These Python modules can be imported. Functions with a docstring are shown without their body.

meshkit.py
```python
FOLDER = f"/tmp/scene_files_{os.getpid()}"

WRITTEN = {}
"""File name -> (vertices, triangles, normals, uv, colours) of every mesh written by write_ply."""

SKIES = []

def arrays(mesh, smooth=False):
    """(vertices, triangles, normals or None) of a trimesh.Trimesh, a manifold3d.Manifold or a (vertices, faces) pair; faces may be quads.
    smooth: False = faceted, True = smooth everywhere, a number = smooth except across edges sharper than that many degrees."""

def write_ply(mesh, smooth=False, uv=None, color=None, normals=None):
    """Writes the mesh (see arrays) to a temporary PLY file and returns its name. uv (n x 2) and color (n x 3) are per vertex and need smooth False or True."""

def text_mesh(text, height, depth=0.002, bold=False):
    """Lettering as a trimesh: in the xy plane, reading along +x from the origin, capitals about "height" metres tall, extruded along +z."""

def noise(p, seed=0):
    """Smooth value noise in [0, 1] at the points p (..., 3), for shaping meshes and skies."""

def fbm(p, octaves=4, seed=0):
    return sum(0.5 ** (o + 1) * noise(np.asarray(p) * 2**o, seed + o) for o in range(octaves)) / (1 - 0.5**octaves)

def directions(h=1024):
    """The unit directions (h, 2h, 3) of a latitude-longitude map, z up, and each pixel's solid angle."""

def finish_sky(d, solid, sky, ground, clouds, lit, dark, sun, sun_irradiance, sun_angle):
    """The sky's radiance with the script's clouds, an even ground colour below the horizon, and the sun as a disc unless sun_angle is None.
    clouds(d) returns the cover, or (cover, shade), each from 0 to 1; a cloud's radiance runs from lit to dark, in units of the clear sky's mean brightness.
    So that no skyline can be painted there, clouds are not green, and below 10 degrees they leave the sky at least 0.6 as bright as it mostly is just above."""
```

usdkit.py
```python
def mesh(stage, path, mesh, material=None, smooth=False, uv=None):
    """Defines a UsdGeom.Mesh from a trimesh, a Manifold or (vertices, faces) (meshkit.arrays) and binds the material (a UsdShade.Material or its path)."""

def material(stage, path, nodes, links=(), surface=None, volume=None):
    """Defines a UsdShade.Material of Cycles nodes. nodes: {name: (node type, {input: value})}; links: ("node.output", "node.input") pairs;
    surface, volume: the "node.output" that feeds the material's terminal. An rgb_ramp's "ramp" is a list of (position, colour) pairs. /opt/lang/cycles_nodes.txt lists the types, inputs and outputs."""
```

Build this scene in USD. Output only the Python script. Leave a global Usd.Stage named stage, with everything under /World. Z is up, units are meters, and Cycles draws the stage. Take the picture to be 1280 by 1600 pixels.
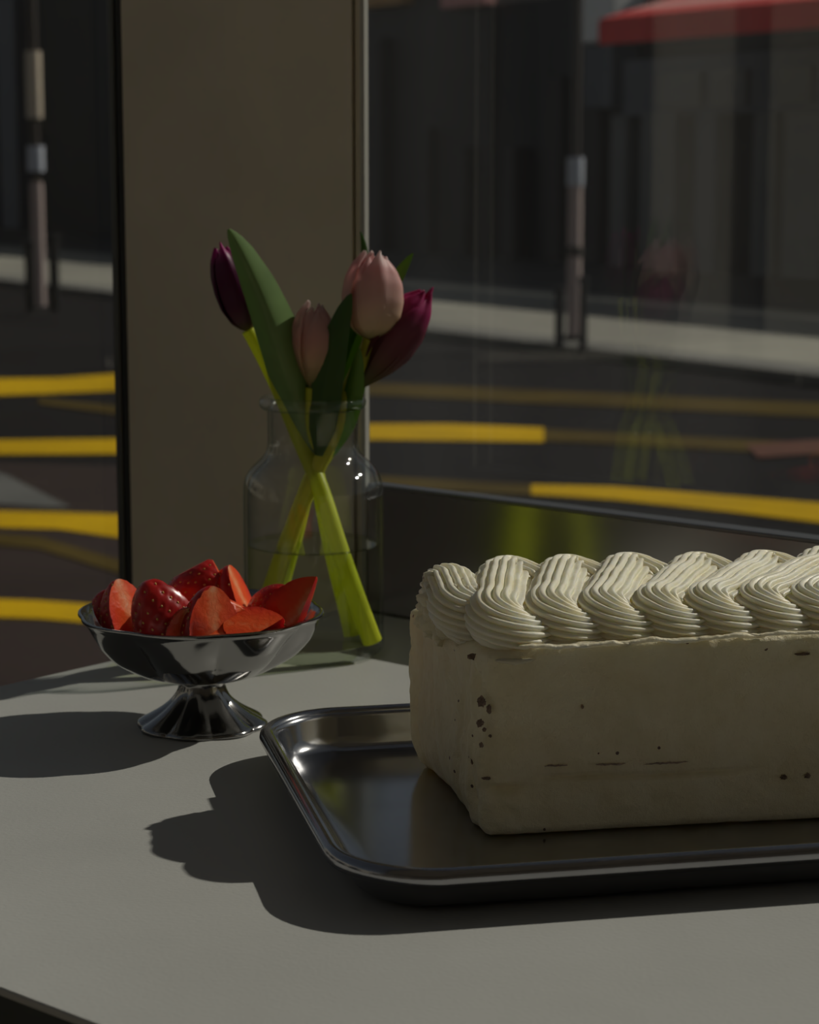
import math, random
import numpy as np
import trimesh
import manifold3d as m3
import usdkit
import meshkit
from pxr import Usd, UsdGeom, UsdLux, UsdShade, Gf, Sdf

stage = Usd.Stage.CreateInMemory()
UsdGeom.SetStageUpAxis(stage, "Z")
UsdGeom.Xform.Define(stage, "/World")
random.seed(7)
RNG = np.random.default_rng(7)

# ------------------------------------------------------------------ camera, sky, sun, exposure
EXPOSURE = -1.80
SUN = np.array([0.717, 0.355, 0.600]); SUN /= np.linalg.norm(SUN)
SUN_E, SKY_E = 2.5, 2.5
TABLE_Z, CAM_H, FPX, HORIZON = 0.75, 0.26, 3400.0, 260.0
CAM_Z = TABLE_Z + CAM_H
PITCH = math.atan((800 - HORIZON) / FPX)
cam = UsdGeom.Camera.Define(stage, "/World/camera")
cam.AddTranslateOp().Set((0, 0, CAM_Z))
cam.AddRotateXOp().Set(90 - math.degrees(PITCH))
cam.CreateHorizontalApertureAttr(24.0)
cam.CreateVerticalApertureAttr(30.0)
cam.CreateFocalLengthAttr(FPX / 1280 * 24.0)
cam.CreateClippingRangeAttr((0.02, 500.0))
cam.CreateFStopAttr(15.0)
cam.CreateFocusDistanceAttr(0.88)
cam.CreateExposureAttr(EXPOSURE)

dome = UsdLux.DomeLight.Define(stage, "/World/sky")
dome.CreateIntensityAttr(1.0)
sun = UsdLux.DistantLight.Define(stage, "/World/sun")
sun.CreateIntensityAttr(SUN_E)
sun.CreateAngleAttr(0.55)
sun.CreateNormalizeAttr(True)
sun.CreateColorAttr(Gf.Vec3f(1.0, 0.93, 0.82))
sun.AddRotateXYZOp().Set((0, math.degrees(math.acos(SUN[2])), math.degrees(math.atan2(SUN[1], SUN[0]))))
MATS = {}


def mat(name, nodes, links=(), surface="p.BSDF"):
    MATS[name] = usdkit.material(stage, "/World/Looks/" + name, nodes, links, surface=surface)
    return MATS[name]


sky_m = mat("sky_light", {"s": ("sky_texture", {"sky_type": "hosek_wilkie", "sun_direction": tuple(SUN), "turbidity": 3.0, "ground_albedo": 0.25}),
                          "h": ("hsv", {"saturation": 0.4, "value": 1.0}),
                          "b": ("background_shader", {"strength": SKY_E})},
            [("s.color", "h.color"), ("h.color", "b.color")], surface="b.background")
UsdShade.MaterialBindingAPI.Apply(dome.GetPrim()).Bind(sky_m)

# ------------------------------------------------------------------ helpers
_c, _s = math.cos(PITCH), math.sin(PITCH)


def ray(px, py):
    u, v = (px - 640) / FPX, -(py - 800) / FPX
    return np.array([u, _c + v * _s, -_s + v * _c])


def at(px, py, Y):
    """World point seen at the pixel, at depth Y from the camera."""
    d = ray(px, py)
    return np.array([0, 0, CAM_Z]) + d * (Y / d[1])


def on(px, py, z):
    """World point seen at the pixel, on the level z."""
    d = ray(px, py)
    return np.array([0, 0, CAM_Z]) + d * ((z - CAM_Z) / d[2])


_used = {}


def numbered(parent, name):
    k = _used.get((parent, name), 0)
    _used[(parent, name)] = k + 1
    return f"{parent}/{name}" if k == 0 else f"{parent}/{name}_{k:03d}"


def tag(prim, label=None, cat=None, group=None, kind=None):
    prim = prim.GetPrim() if hasattr(prim, "GetPrim") else prim
    for k, v in (("label", label), ("category", cat), ("group", group), ("kind", kind)):
        if v:
            prim.SetCustomDataByKey(k, v)
    return prim


def empty(name, loc=(0, 0, 0), rotz=0.0, parent="/World", **kw):
    x = UsdGeom.Xform.Define(stage, numbered(parent, name))
    x.AddTranslateOp().Set(tuple(map(float, loc)))
    if rotz:
        x.AddRotateZOp().Set(rotz)
    tag(x, **kw)
    return x


def path_of(p):
    return "/World" if p is None else (p if isinstance(p, str) else str(p.GetPath()))


def obj(name, mesh, material, parent=None, smooth=35, xf=None, off=None, **kw):
    """One mesh of the scene. off: subtract this point (the parent's place) from world coordinates."""
    if off is not None:
        mesh = mesh.copy()
        mesh.vertices = mesh.vertices - np.asarray(off)
    m = usdkit.mesh(stage, numbered(path_of(parent), name), mesh, MATS[material], smooth=smooth)
    if xf is not None:
        m.AddTransformOp().Set(Gf.Matrix4d(np.asarray(xf, float).T.tolist()))
    tag(m, **kw)
    return m


def box(x0, x1, y0, y1, z0, z1, ang=0.0, org=(0, 0), bevel=0.0):
    b = trimesh.creation.box([x1 - x0, y1 - y0, z1 - z0])
    if bevel > 0:
        h = np.array([x1 - x0, y1 - y0, z1 - z0]) / 2 - bevel
        pts = np.array([[sx * (h[0] + bx), sy * (h[1] + by), sz * (h[2] + bz)] for sx in (-1, 1) for sy in (-1, 1) for sz in (-1, 1)
                        for bx, by, bz in ((bevel, 0, 0), (0, bevel, 0), (0, 0, bevel))])
        b = trimesh.convex.convex_hull(pts)
    b.apply_translation([(x0 + x1) / 2, (y0 + y1) / 2, (z0 + z1) / 2])
    if ang:
        b.apply_transform(trimesh.transformations.rotation_matrix(ang, [0, 0, 1]))
    b.apply_translation([org[0], org[1], 0])
    return b


def beam(p, q, width, z0, z1, side=0.5, bevel=0.0):
    """Upright slab along the ground line p->q; side: share of the width lying to the left of the line."""
    p, q = np.array(p[:2], float), np.array(q[:2], float)
    L, a = np.linalg.norm(q - p), math.atan2(*(q - p)[::-1])
    return box(0, L, -width * (1 - side), width * side, z0, z1, a, p, bevel)


def grid_faces(n, m, wrap_n=False, wrap_m=False):
    f = []
    i, j = np.meshgrid(np.arange(n if wrap_n else n - 1), np.arange(m if wrap_m else m - 1), indexing="ij")
    a = i * m + j
    b = ((i + 1) % n) * m + j
    c = ((i + 1) % n) * m + (j + 1) % m
    d = i * m + (j + 1) % m
    return np.vstack([np.stack([a, b, c], -1).reshape(-1, 3), np.stack([a, c, d], -1).reshape(-1, 3)])


def surf(P, wrap_n=False, wrap_m=False):
    n, m = P.shape[:2]
    return trimesh.Trimesh(P.reshape(-1, 3), grid_faces(n, m, wrap_n, wrap_m), process=False)


def lathe(prof, n=96, lobes=None):
    """prof: (r, z) list; lobes(theta, k) -> radius factor. Revolved about z, outward normals when the profile goes up outside."""
    th = np.linspace(0, 2 * np.pi, n, endpoint=False)
    P = np.zeros((len(prof), n, 3))
    for k, (r, z) in enumerate(prof):
        f = lobes(th, k) if lobes else 1.0
        P[k, :, 0], P[k, :, 1], P[k, :, 2] = r * f * np.cos(th), r * f * np.sin(th), z
    m = surf(P, wrap_m=True)
    m.invert()
    return m


def sweep(path, radii, n=24, section=None, squash=1.0, up=None, closed_ends=True):
    path = np.asarray(path, float)
    N = len(path)
    T = np.gradient(path, axis=0)
    T /= np.linalg.norm(T, axis=1, keepdims=True)
    U = np.zeros_like(path)
    u = np.array(up if up is not None else [0, 0, 1.0])
    for i in range(N):
        u = (np.array(up) if up is not None else u)
        u = u - T[i] * (u @ T[i])
        u /= np.linalg.norm(u)
        U[i] = u
    V = np.cross(T, U)
    th = np.linspace(0, 2 * np.pi, n, endpoint=False)
    sec = section(th) if section else np.ones(n)
    radii = np.broadcast_to(radii, (N,))
    P = path[:, None] + radii[:, None, None] * sec[None, :, None] * (np.cos(th)[None, :, None] * V[:, None] + squash * np.sin(th)[None, :, None] * U[:, None])
    m = surf(P, wrap_m=True)
    if closed_ends:
        v = np.vstack([m.vertices, path[:1], path[-1:]])
        j = np.arange(n)
        f0 = np.stack([np.full(n, N * n), (j + 1) % n, j], -1)
        f1 = np.stack([np.full(n, N * n + 1), (N - 1) * n + j, (N - 1) * n + (j + 1) % n], -1)
        m = trimesh.Trimesh(v, np.vstack([m.faces, f0[:, ::-1], f1[:, ::-1]]), process=False)
    m.fix_normals()
    return m


def spline(pts, n):
    from scipy.interpolate import CubicSpline
    pts = np.asarray(pts, float)
    t = np.r_[0, np.cumsum(np.linalg.norm(np.diff(pts, axis=0), axis=1))]
    return CubicSpline(t, pts)(np.linspace(0, t[-1], n))


def sheet(P, thick):
    """Closed thin shell around the surface grid P."""
    n, m = P.shape[:2]
    s = surf(P)
    nrm = np.array(s.vertex_normals)
    v = np.vstack([s.vertices + nrm * thick / 2, s.vertices - nrm * thick / 2])
    f = [s.faces, s.faces[:, ::-1] + n * m]
    idx = np.r_[np.arange(m), np.arange(1, n) * m + m - 1, (n - 1) * m + np.arange(m - 2, -1, -1), np.arange(n - 2, 0, -1) * m]
    a, b = idx, np.roll(idx, -1)
    f += [np.stack([a, a + n * m, b + n * m], -1), np.stack([a, b + n * m, b], -1)]
    t = trimesh.Trimesh(v, np.vstack(f), process=False)
    t.fix_normals()
    return t


def frame(A, N, pos, scale=1.0):
    """Matrix with local z along A and local x along N (made square to A)."""
    z = np.array(A, float); z /= np.linalg.norm(z)
    x = np.array(N, float); x = x - z * (x @ z); x /= np.linalg.norm(x)
    M = np.eye(4)
    M[:3, 0], M[:3, 1], M[:3, 2], M[:3, 3] = x * scale, np.cross(z, x) * scale, z * scale, pos
    return M


# ------------------------------------------------------------------ materials
def plain(name, color, rough=0.6, metallic=0.0, var=0.0, scale=20.0, bump=0.0, bscale=60.0, spec=0.5, **extra):
    nodes = {"p": ("principled_bsdf", {"base_color": color, "roughness": rough, "metallic": metallic, "specular_ior_level": spec, **extra})}
    links = []
    if var or bump:
        nodes["g"] = ("texture_coordinate", {})
    if var:
        nodes["n"] = ("noise_texture", {"scale": scale, "detail": 5.0, "roughness": 0.6})
        lo, hi = np.array(color) * (1 - var), np.minimum(np.array(color) * (1 + var), 1)
        nodes["r"] = ("rgb_ramp", {"ramp": [(0.3, tuple(lo)), (0.7, tuple(hi))]})
        links += [("g.object", "n.vector"), ("n.fac", "r.fac"), ("r.color", "p.base_color")]
    if bump:
        nodes["bn"] = ("noise_texture", {"scale": bscale, "detail": 4.0})
        nodes["b"] = ("bump", {"strength": 1.0, "distance": bump})
        links += [("g.object", "bn.vector"), ("bn.fac", "b.height"), ("b.normal", "p.normal")]
    return mat(name, nodes, links)


def pane_mat(name, tint, edge, ior=1.5, edge_pow=4.0, share=1.0, tops_only=False, rough=0.0):
    nodes = {"t": ("transparent_bsdf", {"color": tint}), "g": ("glossy_bsdf", {"color": (1, 1, 1), "roughness": rough}), "f": ("fresnel", {"IOR": ior}),
             "lw": ("layer_weight", {"blend": 0.5}), "pw": ("math", {"math_type": "power", "value2": edge_pow}), "mx": ("mix", {"color1": tint, "color2": edge}), "m": ("mix_closure", {}),
             "ge": ("geometry", {}), "io": ("math", {"math_type": "multiply_add", "value2": 1 / ior - ior, "value3": ior}), "fs": ("math", {"math_type": "multiply", "value2": share})}
    links = [("ge.backfacing", "io.value1"), ("io.value", "f.IOR"), ("lw.facing", "pw.value1"), ("pw.value", "mx.fac"), ("mx.color", "t.color"), ("t.BSDF", "m.closure1"), ("g.BSDF", "m.closure2"), ("f.fac", "fs.value1"), ("fs.value", "m.fac")]
    if tops_only:                                                # the sides touch the glass and do not mirror
        nodes |= {"sx": ("separate_xyz", {}), "ab": ("math", {"math_type": "absolute"})}
        links += [("ge.normal", "sx.vector"), ("sx.z", "ab.value1"), ("ab.value", "fs.value2")]
    return mat(name, nodes, links, surface="m.closure")


mat("window_glass", {"t": ("transparent_bsdf", {"color": (0.91, 0.925, 0.92)}), "g": ("glossy_bsdf", {"color": (1, 1, 1), "roughness": 0.0}), "f": ("fresnel", {}), "m": ("mix_closure", {}),
                     "ge": ("geometry", {}), "io": ("math", {"math_type": "multiply_add", "value2": 1 / 1.5 - 1.5, "value3": 1.5}),
                     "d": ("diffuse_bsdf", {"color": (0.8, 0.78, 0.74)}), "tr": ("translucent_bsdf", {"color": (0.8, 0.78, 0.74)}), "dm": ("mix_closure", {"fac": 0.5}),
                     "mp": ("mapping", {"scale": (9.0, 9.0, 0.6)}), "n": ("noise_texture", {"scale": 1.0, "detail": 4.0, "roughness": 0.6}), "dr": ("map_range", {"from_min": 0.38, "from_max": 0.75, "to_min": 0.001, "to_max": 0.016, "clamp": True}), "o": ("mix_closure", {})},
    [("ge.backfacing", "io.value1"), ("io.value", "f.IOR"), ("t.BSDF", "m.closure1"), ("g.BSDF", "m.closure2"), ("f.fac", "m.fac"), ("d.BSDF", "dm.closure1"), ("tr.BSDF", "dm.closure2"),
     ("ge.position", "mp.vector"), ("mp.vector", "n.vector"), ("n.fac", "dr.value"), ("dr.result", "o.fac"), ("m.closure", "o.closure1"), ("dm.closure", "o.closure2")], surface="o.closure")
pane_mat("vase_glass", (0.99, 0.997, 0.99), (0.28, 0.40, 0.33), edge_pow=5.0, share=0.85, rough=0.05)
pane_mat("water", (0.95, 0.975, 0.86), (0.66, 0.78, 0.38), ior=1.33, edge_pow=5.0, tops_only=True)
plain("laminate", (0.43, 0.43, 0.41), 0.45, var=0.05, scale=9, bump=0.00012, bscale=500, spec=0.35)
plain("table_edge", (0.05, 0.055, 0.05), 0.4)
plain("black_metal", (0.02, 0.02, 0.022), 0.4)
plain("pillar_paint", (0.63, 0.565, 0.44), 0.42, var=0.10, scale=6, spec=0.5)
plain("pillar_bead", (0.40, 0.39, 0.35), 0.4)
plain("gasket", (0.018, 0.02, 0.02), 0.5)
plain("frame_metal", (0.12, 0.125, 0.12), 0.35, 0.6)
plain("panel_metal", (0.42, 0.40, 0.37), 0.20, 1.0, var=0.1, scale=4)
plain("panel_edge", (0.22, 0.22, 0.22), 0.45, 1.0)
plain("steel", (0.31, 0.305, 0.30), 0.13, 1.0, bump=0.00004, bscale=70)
plain("tray_steel", (0.36, 0.36, 0.375), 0.16, 1.0, var=0.10, scale=30, bump=0.00002, bscale=140)
plain("floor_dark", (0.42, 0.35, 0.27), 0.6, var=0.2, scale=3)
plain("room_wall", (0.55, 0.52, 0.47), 0.8)
plain("room_ceiling", (0.70, 0.68, 0.64), 0.8)
plain("asphalt", (0.0135, 0.0125, 0.0135), 0.9, var=0.25, scale=0.35, spec=0.08)
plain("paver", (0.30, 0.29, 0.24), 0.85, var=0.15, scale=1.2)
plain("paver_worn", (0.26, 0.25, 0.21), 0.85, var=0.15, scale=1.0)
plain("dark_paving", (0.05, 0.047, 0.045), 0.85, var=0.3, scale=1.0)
plain("kerb_stone", (0.17, 0.165, 0.15), 0.8, var=0.15, scale=2)
plain("red_asphalt", (0.042, 0.030, 0.028), 0.9, var=0.2, scale=0.8, spec=0.08)
plain("yellow_paint", (0.60, 0.37, 0.003), 0.8, var=0.18, scale=1.5, spec=0.08)
plain("worn_yellow", (0.085, 0.058, 0.012), 0.8, var=0.3, scale=1.6, spec=0.08)
plain("white_paint", (0.12, 0.12, 0.112), 0.7, var=0.2, scale=1.5)
plain("rust_paint", (0.11, 0.028, 0.008), 0.7, var=0.2, scale=1.5)
plain("facade_dark", (0.020, 0.018, 0.018), 0.6, var=0.25, scale=0.8)
plain("corner_render", (0.38, 0.35, 0.30), 0.8, var=0.1, scale=0.8)
plain("facade_brown", (0.040, 0.031, 0.029), 0.6, var=0.2, scale=0.8)
plain("facade_grey", (0.16, 0.16, 0.155), 0.6, var=0.15, scale=0.8)
plain("facade_slate", (0.10, 0.105, 0.125), 0.5, var=0.15, scale=0.8)
plain("facade_white", (0.85, 0.84, 0.82), 0.6)
plain("awning_red", (0.75, 0.05, 0.045), 0.7, var=0.1, scale=1)
plain("awning_pale", (0.75, 0.35, 0.32), 0.7)
plain("dark_window", (0.02, 0.022, 0.028), 0.08)
plain("pole_dark", (0.055, 0.045, 0.04), 0.5)
plain("pole_pink", (0.48, 0.38, 0.36), 0.5)
plain("pole_pale", (0.55, 0.58, 0.66), 0.4)
plain("pole_beige", (0.65, 0.55, 0.43), 0.5)
plain("hedge_green", (0.03, 0.05, 0.02), 0.7)
plain("warm_sign", (0.55, 0.30, 0.10), 0.6)

# ------------------------------------------------------------------ room shell
T1 = np.array([0.76, -0.65]); T1 /= np.linalg.norm(T1)          # along the window wall, towards the right and the viewer
N1 = np.array([-T1[1], T1[0]])                                   # outwards through the right window
PLANE = 0.944                                                    # N1 . p of the sill panel's inner face
PB = np.array([-0.0252, 1.264])                                  # pillar's right-hand corner
PA = np.array([-0.1835, 1.372])                                  # pillar's left-hand corner


def uv(u, n):
    return T1 * u + N1 * n


CEIL, STREET = 2.9, -0.10
LEFT_END = PA - N1 * 3.2
RIGHT_END = PB + T1 * 3.6
FAR_CORNER = RIGHT_END - N1 * 3.4
shell = [PA, PB, RIGHT_END, FAR_CORNER, LEFT_END]
for nm, z0, z1, mt in (("floor", -0.1, 0.0, "floor_dark"), ("ceiling", CEIL, CEIL + 0.12, "room_ceiling")):
    import shapely.geometry as sg
    slab = trimesh.creation.extrude_polygon(sg.Polygon(shell).buffer(0.02), z1 - z0, engine="earcut")
    slab.apply_translation([0, 0, z0])
    obj(nm, slab, mt, smooth=False, kind="structure", label={"floor": "dark cafe floor glimpsed below the table edge", "ceiling": "pale cafe ceiling above the table"}[nm], cat=nm)
obj("wall_back", beam(FAR_CORNER, LEFT_END, 0.12, 0, CEIL, side=0), "room_wall", smooth=False, kind="structure", label="plain cafe wall behind the viewer", cat="wall")
obj("wall_right", beam(RIGHT_END, FAR_CORNER, 0.12, 0, CEIL, side=0), "room_wall", smooth=False, kind="structure", label="plain cafe wall at the right end of the window", cat="wall")

# pillar between the two windows
pil = empty("pillar", (PA[0], PA[1], 0), kind="structure", label="beige painted corner pillar between the two shop windows", cat="pillar")
offp = np.array([PA[0], PA[1], 0])
FD = (PB - PA) / np.linalg.norm(PB - PA)
FN = np.array([FD[1], -FD[0]])                                   # towards the viewer
FL_ = np.linalg.norm(PB - PA)


def face_box(s0, s1, d0, d1, z0, z1, bevel=0.0):
    """Box in the pillar's frame: s along the face, d outwards to the viewer."""
    return box(s0, s1, -d1, -d0, z0, z1, math.atan2(FD[1], FD[0]), PA, bevel)




def face_poly(pts):
    """Upright prism over points (s along the face, d towards the viewer)."""
    import shapely.geometry as sg
    m = trimesh.creation.extrude_polygon(sg.Polygon([tuple(PA + FD * s + FN * d) for s, d in pts]), CEIL, engine="earcut")
    return m


obj("core", face_poly([(0.004, -0.004), (FL_ * 0.47, 0.004), (FL_ * 0.49, 0.004), (FL_ - 0.0165, 0), (FL_ - 0.128, -0.13), (0.03, -0.13)]), "pillar_paint", pil, off=offp, smooth=False)
obj("side_strip", face_poly([(FL_ - 0.0158, 0.0015), (FL_ - 0.0085, 0.0015), (FL_ - 0.0100, -0.004), (FL_ - 0.030, -0.02)]), "pillar_paint", pil, off=offp, smooth=False)
obj("side_strip", face_poly([(FL_ - 0.0078, -0.001), (FL_ - 0.0032, -0.001), (FL_ - 0.0045, -0.004), (FL_ - 0.025, -0.02)]), "pillar_paint", pil, off=offp, smooth=False)
obj("glazing_bead", face_poly([(FL_ - 0.0026, 0.0014), (FL_ + 0.0002, 0.0014), (FL_ + 0.0002, -0.0026), (FL_ - 0.0026, -0.0026)]), "pillar_bead", pil, off=offp, smooth=False, label="pale bead along the pillar's right edge")
obj("side_cover", face_poly([(FL_ - 0.0016, -0.0028), (FL_ + 0.0002, -0.0028), (FL_ - 0.114, -0.135), (FL_ - 0.126, -0.135)]), "gasket", pil, off=offp, smooth=False, label="black side of the pillar facing the glass")
obj("gasket", face_box(-0.0015, 0.0035, -0.10, -0.004, 0, CEIL, 0.001), "gasket", pil, off=offp, label="dark rubber strip along the left edge")
obj("side_strip", face_box(-0.0075, -0.002, -0.09, -0.003, 0, CEIL, 0.0008), "frame_metal", pil, off=offp)

# left window: full-height pane running from the pillar towards the viewer's left
w1 = empty("window_1", (PA[0], PA[1], 0), kind="structure", label="full-height shop window left of the pillar", cat="window")
Q0, Q1 = PA - FD * 0.006 - N1 * 0.002, LEFT_END
obj("pane", beam(Q0, Q1, 0.008, 0.03, CEIL - 0.1), "window_glass", w1, off=offp, smooth=False)
obj("bottom_rail", beam(Q0, Q1, 0.05, -0.1, 0.03), "frame_metal", w1, off=offp, smooth=False)
obj("top_rail", beam(Q0, Q1, 0.06, CEIL - 0.1, CEIL), "frame_metal", w1, off=offp, smooth=False)
# right window: pane above a dark metal sill panel
w2 = empty("window_2", (PB[0], PB[1], 0), kind="structure", label="wide shop window right of the pillar above a dark metal panel", cat="window")
offw = np.array([PB[0], PB[1], 0])
uB = PB @ T1
PANEL_TOP = TABLE_Z + 0.0764
a, b = uv(uB + 0.001, PLANE), uv(uB + 3.6, PLANE)
obj("sill_panel", beam(a, b, 0.010, 0.0, PANEL_TOP - 0.0022, side=1.0), "panel_metal", w2, off=offw, smooth=False, label="dark brushed metal panel below the glass")
obj("panel_cap", beam(a, b, 0.0115, PANEL_TOP - 0.0022, PANEL_TOP, side=0.95, bevel=0.0006), "panel_edge", w2, off=offw, label="thin pale metal edge on top of the panel")
obj("ledge", beam(uv(uB + 0.001, PLANE + 0.0105), uv(uB + 3.6, PLANE + 0.0105), 0.085, 0.0, PANEL_TOP - 0.016, side=1.0), "frame_metal", w2, off=offw, smooth=False)
a2, b2 = uv(uB - 0.049, PLANE + 0.055), uv(uB + 3.6, PLANE + 0.055)
obj("pane", beam(a2, b2, 0.008, PANEL_TOP - 0.016, CEIL - 0.1), "window_glass", w2, off=offw, smooth=False)
obj("top_rail", beam(a2, b2, 0.06, CEIL - 0.1, CEIL), "frame_metal", w2, off=offw, smooth=False)

# ------------------------------------------------------------------ street outside
rd = np.array([0.53, -0.85]); rd /= np.linalg.norm(rd)          # the street's run
rn = np.array([-rd[1], rd[0]])                                   # away from the cafe, to the far side
EDGE0 = np.array([-0.22, 19.2])                                  # on the line where sun meets shade on the far pavement
road = empty("road", (0, 0, STREET), kind="structure", label="dark asphalt street with yellow painted lines", cat="road")
offr = np.array([0, 0, STREET])
obj("asphalt", box(-45, 45, 1.6, 75, STREET - 0.2, STREET), "asphalt", road, off=offr, smooth=False)
obj("asphalt", box(0.9, 45, -20, 1.6, STREET - 0.2, STREET), "asphalt", road, off=offr, smooth=False)
obj("asphalt", box(-45, -0.9, -20, 1.6, STREET - 0.2, STREET), "asphalt", road, off=offr, smooth=False)


def marking(name, quad, material, lift=0.006, thick=0.006, parent=road, **kw):
    z = STREET + lift
    p = [on(x, y, z)[:2] for x, y in quad]
    m = trimesh.creation.extrude_polygon(sg.Polygon(p).buffer(0), thick, engine="earcut")
    m.apply_translation([0, 0, z - thick])
    return obj(name, m, material, parent, off=offr, smooth=False, **kw)


marking("surface_patch", [(-80, 720), (240, 730), (260, 1180), (-80, 1180)], "red_asphalt", 0.002, 0.004, label="reddish patch of road surface")
Y1 = [[(-60, 592), (90, 590), (240, 580), (240, 608), (90, 614), (-60, 620)], [(-60, 688), (260, 684), (260, 708), (-60, 710)],
      [(-60, 797), (90, 800), (250, 806), (250, 848), (90, 826), (-60, 822)], [(-60, 934), (60, 938), (250, 952), (250, 982), (60, 966), (-60, 962)],
      [(560, 662), (700, 662), (850, 668), (850, 690), (700, 688), (560, 686)], [(830, 757), (960, 760), (1400, 795), (1400, 830), (1150, 800), (960, 780), (830, 772)]]
for q in Y1:
    marking("road_line", q, "yellow_paint")
W1 = [[(60, 622), (250, 640), (250, 656), (60, 630)], [(-60, 830), (60, 838), (240, 890), (240, 912), (60, 856), (-60, 846)], [(560, 596), (1380, 634), (1380, 656), (560, 616)],
      [(850, 670), (1380, 698), (1380, 716), (850, 688)], [(560, 742), (830, 757), (830, 773), (560, 760)]]
for q in W1:
    marking("road_line", q, "worn_yellow", label="worn faded line")
marking("road_arrow", [(-60, 720), (10, 742), (110, 792), (70, 792), (-10, 786), (-60, 786)], "white_paint", label="grey-white worn arrow head")
marking("manhole_patch", [(1165, 694), (1320, 684), (1340, 704), (1185, 714)], "rust_paint", label="rust-red painted patch", lift=0.008)

side = empty("far_sidewalk", (0, 0, STREET), kind="structure", label="sunlit pale pavement across the street", cat="sidewalk")


def strip(d0, d1, s0, s1, z0, z1):
    """Slab along the street: d across from the shade line (minus towards us), s along the street."""
    p = [EDGE0 + rn * d + rd * s for d, s in ((d0, s0), (d1, s0), (d1, s1), (d0, s1))]
    m = trimesh.creation.extrude_polygon(sg.Polygon(p), z1 - z0, engine="earcut")
    m.apply_translation([0, 0, z0])
    return m


zs = STREET
for k in range(11):                                              # paving slabs, wide as seen across the street
    s0 = -26 + k * 3.2
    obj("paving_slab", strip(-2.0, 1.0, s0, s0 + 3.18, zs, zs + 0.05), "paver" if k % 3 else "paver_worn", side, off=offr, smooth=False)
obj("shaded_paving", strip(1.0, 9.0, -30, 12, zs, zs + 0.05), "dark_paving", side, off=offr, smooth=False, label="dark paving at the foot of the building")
for k in range(18):
    s0 = -26 + k * 2.0
    obj("kerb_stone", strip(-2.35, -2.0, s0, s0 + 1.97, zs - 0.02, zs + 0.06), "kerb_stone", side, off=offr, smooth=False)

# building across the street
FB = EDGE0 + rn * 4.4


def fb(s, d):
    return FB + rd * s + rn * d


def wall_box(s0, s1, d0, d1, z0, z1, bevel=0.0):
    return box(s0, s1, d0, d1, z0, z1, math.atan2(rd[1], rd[0]), FB, bevel)


bl = empty("shop_building", (FB[0], FB[1], STREET), kind="structure", label="dark shopfront building across the street behind the posts", cat="building")
offb = np.array([FB[0], FB[1], STREET])


def s_of(px, d=0.0):
    """Where along the facade (or a line d behind it) a pixel column lands."""
    k = (px - 640) / FPX
    FB = globals()["FB"] + rn * d
    # x = k*Y
    return (k * FB[1] - FB[0]) / (rd[0] - k * rd[1])


def z_of(px, py):
    p = fb(s_of(px), 0)
    return at(px, py, p[1])[2]


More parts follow.
